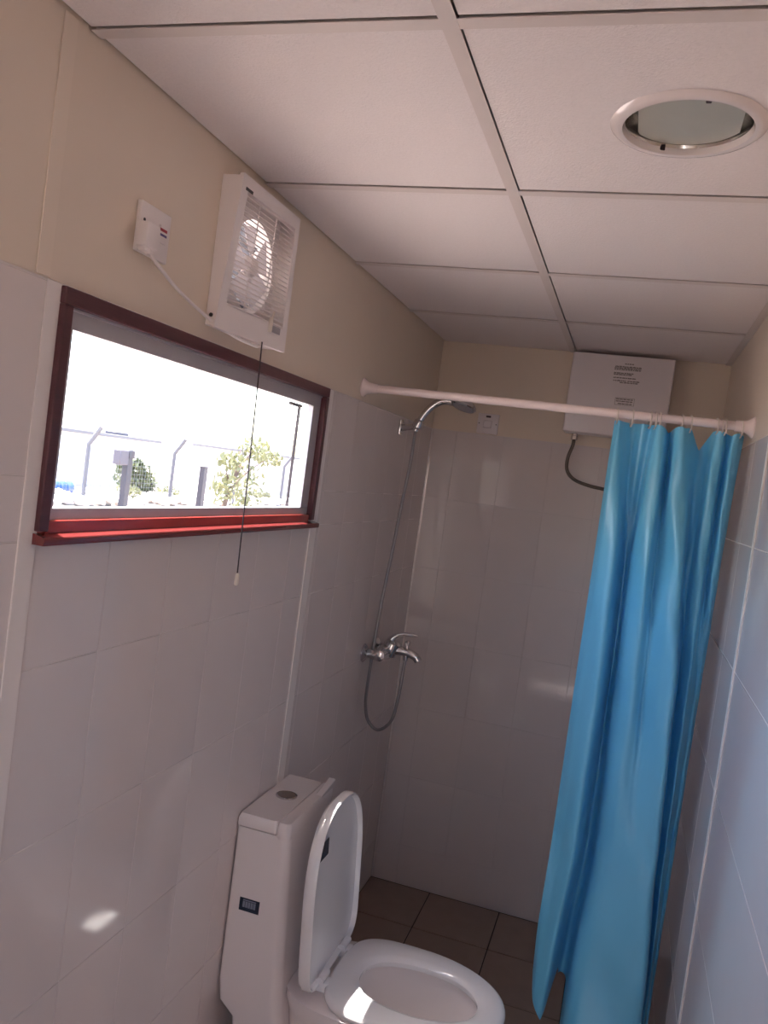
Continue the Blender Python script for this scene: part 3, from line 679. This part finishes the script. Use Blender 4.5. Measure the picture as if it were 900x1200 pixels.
# ------------------------------------------------------------------ outside
GZ = -0.30
g = MB(); NX, NY = 40, 40
rg = random.Random(5)
xs_ = [-150 + 270 * i / NX for i in range(NX + 1)]; ys_ = [-120 + 300 * i / NY for i in range(NY + 1)]
for x in xs_:
    for y in ys_:
        g.v.append(Vector((x, y, GZ)))
for i in range(NX):
    for j in range(NY):
        g.f.append((i * (NY + 1) + j, (i + 1) * (NY + 1) + j, (i + 1) * (NY + 1) + j + 1, i * (NY + 1) + j + 1))
GROUND = struct(g.build('ground', M['sand']), 'pale sunlit sandy ground outside the window', 'ground')
# mountain slope behind, falling away to the right
h = MB(); NX, NY = 90, 30
def hill_h(y, s_):
    top = max(3.0, 20.4 - 0.215 * (y - 163)) + 3 * math.exp(-((y - 120) / 30) ** 2)
    rough = 0.9 * math.sin(y * 0.23 + s_ * 5) + 0.7 * math.sin(y * 0.61 + s_ * 11) + 0.5 * math.sin(y * 1.3 - s_ * 17)
    return GZ + top * s_ ** 1.2 + rough * s_
for i in range(NX + 1):
    y = 20 + 270 * i / NX
    for j in range(NY + 1):
        s_ = j / NY
        h.v.append(Vector((-72 - 60 * s_ + 1.5 * math.sin(y * 0.3 + 9 * s_), y + 1.2 * math.sin(7 * s_ + y), hill_h(y, s_) - (0.2 if j == 0 else 0))))
for i in range(NX):
    for j in range(NY):
        h.f.append((i * (NY + 1) + j, i * (NY + 1) + j + 1, (i + 1) * (NY + 1) + j + 1, (i + 1) * (NY + 1) + j))
struct(h.build('hills', M['hill']), 'bare pale mountain slope far beyond the fence', 'hill')

# perimeter fence: posts with bent tops, strands and mesh
FX = -14.0
fe = thing('mesh_fence', 'tall wire mesh fence with bent top posts outside the window', 'fence', (FX, 22, GZ))
fys = [18.93 + 4.58 * k for k in range(-2, 6)]
for y in fys:
    MB().tube([(FX, y, GZ), (FX, y, 1.34), (FX, y, 1.46), (FX + 0.24, y, 1.80), (FX + 0.36, y, 1.99)], 0.065, 8).build('fence_post', M['steel_post'], fe)
for q in range(3):
    t = (q + 1) / 3; MB().tube([(FX + 0.36 * t, fys[0], 1.46 + 0.53 * t), (FX + 0.36 * t, fys[-1], 1.46 + 0.53 * t)], 0.006, 4).build('barbed_strand', M['wire'], fe)
wm = MB()
for k in range(14): wm.tube([(FX, fys[0], GZ + 0.06 + k * 0.13), (FX, fys[-1], GZ + 0.06 + k * 0.13)], 0.004, 3)
y = fys[0]
while y < fys[-1]:
    wm.tube([(FX, y, GZ), (FX, y, 1.44)], 0.004, 3); y += 0.15
o = wm.build('wire_mesh', M['wire'], fe, smooth=False); o['kind'] = 'stuff'

p1 = thing('meter_post', 'thick dark post carrying a grey box outside the window', 'post', (-13, 19.4, GZ))
MB().box(-13.09, -12.91, 19.30, 19.52, GZ, 1.44, 0.01).build('post', M['black_post'], p1)
MB().box(-13.12, -12.88, 18.86, 19.28, 1.00, 1.42, 0.02).build('meter_box', M['grey_box'], p1)
MB().box(-12.90, -12.87, 19.28, 19.54, 1.20, 1.42, 0.01).build('bracket_plate', M['black_post'], p1)
p2 = thing('stub_post', 'shorter bare dark post outside the window, left of the tree', 'post', (-13, 23.8, GZ))
MB().box(-13.09, -12.91, 23.68, 23.92, GZ, 1.14, 0.01).build('post', M['black_post'], p2)
MB().box(-13.11, -12.89, 23.66, 23.94, 1.12, 1.17, 0.01).build('cap', M['black_post'], p2)

# blue drum lying behind the fence on rubble
dr = thing('drum', 'blue plastic drum lying on rubble behind the fence', 'drum', (-15.2, 19.3, GZ))
MB().lathe([(0.24, 0), (0.29, 0.02), (0.29, 0.28), (0.305, 0.30), (0.29, 0.32), (0.29, 0.58), (0.305, 0.60), (0.29, 0.62), (0.29, 0.88), (0.24, 0.90)], (-15.2, 18.85, GZ + 0.33), (0, 1, 0), 24).build('barrel', M['blue_drum'], dr)
MB().lathe([(0.05, 0), (0.05, 0.03)], (-15.08, 18.83, GZ + 0.43), (0, -1, 0), 12).build('bung_cap', M['black_post'], dr)
rr_ = random.Random(11)
m = MB()
for k in range(260):
    c = Vector((-14.5 + rr_.uniform(-0.7, 0.6), rr_.uniform(17.5, 36), GZ)); s_ = rr_.uniform(0.06, 0.26)
    st_ = len(m.v); m.box(-s_, s_, -s_ * rr_.uniform(.6, 1.2), s_ * rr_.uniform(.6, 1.2), -s_ * 0.6, s_ * rr_.uniform(.4, .8), s_ * 0.35)
    m.xform(Matrix.Translation(c + Vector((0, 0, s_ * 0.3 + rr_.uniform(0, .12)))) @ Euler((rr_.uniform(-.5, .5), rr_.uniform(-.5, .5), rr_.uniform(0, 6))).to_matrix().to_4x4(), st_)
m.build('stones', M['rock'], GROUND)['kind'] = 'stuff'

def foliage(name, parent, blobs, count, size, material, seed):
    r = random.Random(seed); m = MB()
    for _ in range(count):
        c, R = r.choice(blobs); d = Vector((r.gauss(0, 1), r.gauss(0, 1), r.gauss(0, 1))).normalized() * (r.random() ** 0.45)
        p = Vector(c) + Vector((d.x * R[0], d.y * R[1], d.z * R[2])); s_ = size * r.uniform(.6, 1.3)
        q = Euler((r.uniform(0, 6), r.uniform(0, 6), r.uniform(0, 6))).to_matrix()
        m.add([p + q @ Vector(k) * s_ for k in ((-1, 0, 0), (-0.3, -.42, .08), (.6, -.3, .05), (1, 0, 0), (.6, .3, .05), (-0.3, .42, .08))], [(0, 1, 2, 3), (0, 3, 4, 5)])
    o = m.build(name, material, parent, smooth=False, recalc=False); o['kind'] = 'stuff'; return o
tr = thing('tree', 'sparse olive green tree outside the window near the fence', 'tree', (-10.5, 21.8, GZ))
MB().tube([(-10.5, 20.6, GZ), (-10.5, 20.8, 0.3), (-10.5, 21.1, 0.9), (-10.5, 21.5, 1.5)], [0.09, 0.07, 0.05, 0.03], 8).build('trunk', M['bark'], tr)
for dy, z in ((1.3, 2.0), (0.4, 1.9), (2.3, 1.7), (-0.4, 1.2)):
    MB().tube([(-10.5, 21.0, 0.7), (-10.5, 21.0 + dy * .5, 0.7 + (z - .7) * .6), (-10.5, 21.0 + dy, z)], [0.04, 0.025, 0.012], 6).build('branch', M['bark'], tr)
foliage('foliage', tr, [((-10.5, 21.9, 0.9), (0.6, 0.9, 0.55)), ((-10.5, 20.7, 0.7), (0.5, 0.6, 0.5)), ((-10.5, 22.3, 1.9), (0.5, 0.55, 0.45)), ((-10.5, 23.4, 1.75), (0.4, 0.7, 0.3)), ((-10.5, 20.9, 1.5), (0.4, 0.5, 0.3)), ((-10.5, 22.2, 0.2), (0.5, 0.7, 0.4))], 950, 0.095, M['leaf'], 3)
bu = thing('bush', 'dark rounded bush in front of the far white building', 'bush', (-17, 25.9, GZ))
MB().tube([(-17, 25.9, GZ), (-17, 25.9, 0.5)], [0.06, 0.03], 6).build('stem', M['bark'], bu)
foliage('foliage', bu, [((-17, 25.9, 0.35), (0.7, 0.95, 0.6)), ((-17, 25.6, 0.75), (0.5, 0.6, 0.35)), ((-17, 26.4, 0.1), (0.6, 0.6, 0.4))], 1500, 0.11, M['leaf_dark'], 4)
for k, (x, y, w_) in enumerate(((-14.9, 24.9, 0.7), (-14.9, 22.4, 0.6), (-14.9, 29.5, 0.8), (-14.9, 32.5, 0.7))):
    sh_ = thing('shrub', ['low pale shrub by the fence, right of the dark bush', 'low pale shrub by the fence under the dark bush', 'low pale shrub by the fence behind the tree', 'low pale shrub by the fence, right of the tree'][k], 'shrub', (x, y, GZ))
    MB().tube([(x, y, GZ), (x, y, GZ + 0.25)], [0.03, 0.015], 5).build('stem', M['bark'], sh_)
    foliage('foliage', sh_, [((x, y, GZ + 0.28), (0.4, w_, 0.28))], 350, 0.08, M['leaf'], 20 + k)

# low white building behind the fence
bd = thing('white_building', 'low white flat-roofed building behind the wire fence', 'building', (-20, 27, GZ))
MB().box(-25, -20, 20, 31.2, GZ, 1.72).build('wall', M['render'], bd, smooth=False)
MB().box(-25.3, -19.6, 19.7, 31.6, 1.72, 1.86, 0.01).build('roof_slab', M['roof'], bd)
MB().box(-21.0, -20.4, 29.3, 30.2, 1.86, 1.98, 0.02).build('roof_vent', M['grey_box'], bd)
b2 = thing('panelled_shed', 'pale panelled shed seen at the right end of the window', 'shed', (-18, 39.5, GZ))
MB().box(-21, -18, 37.2, 43.5, GZ, 1.86).build('wall', M['render'], b2, smooth=False)
MB().box(-21.2, -17.8, 37.0, 43.7, 1.86, 1.98, 0.01).build('roof', M['roof'], b2)
for k in range(4):
    y = 37.4 + 1.5 * k
    for z in (-0.1, 0.9): MB().box(-18.0, -17.95, y + .08, y + 1.42, z, z + .88, 0.01).build('wall_panel', M['heater'], b2)
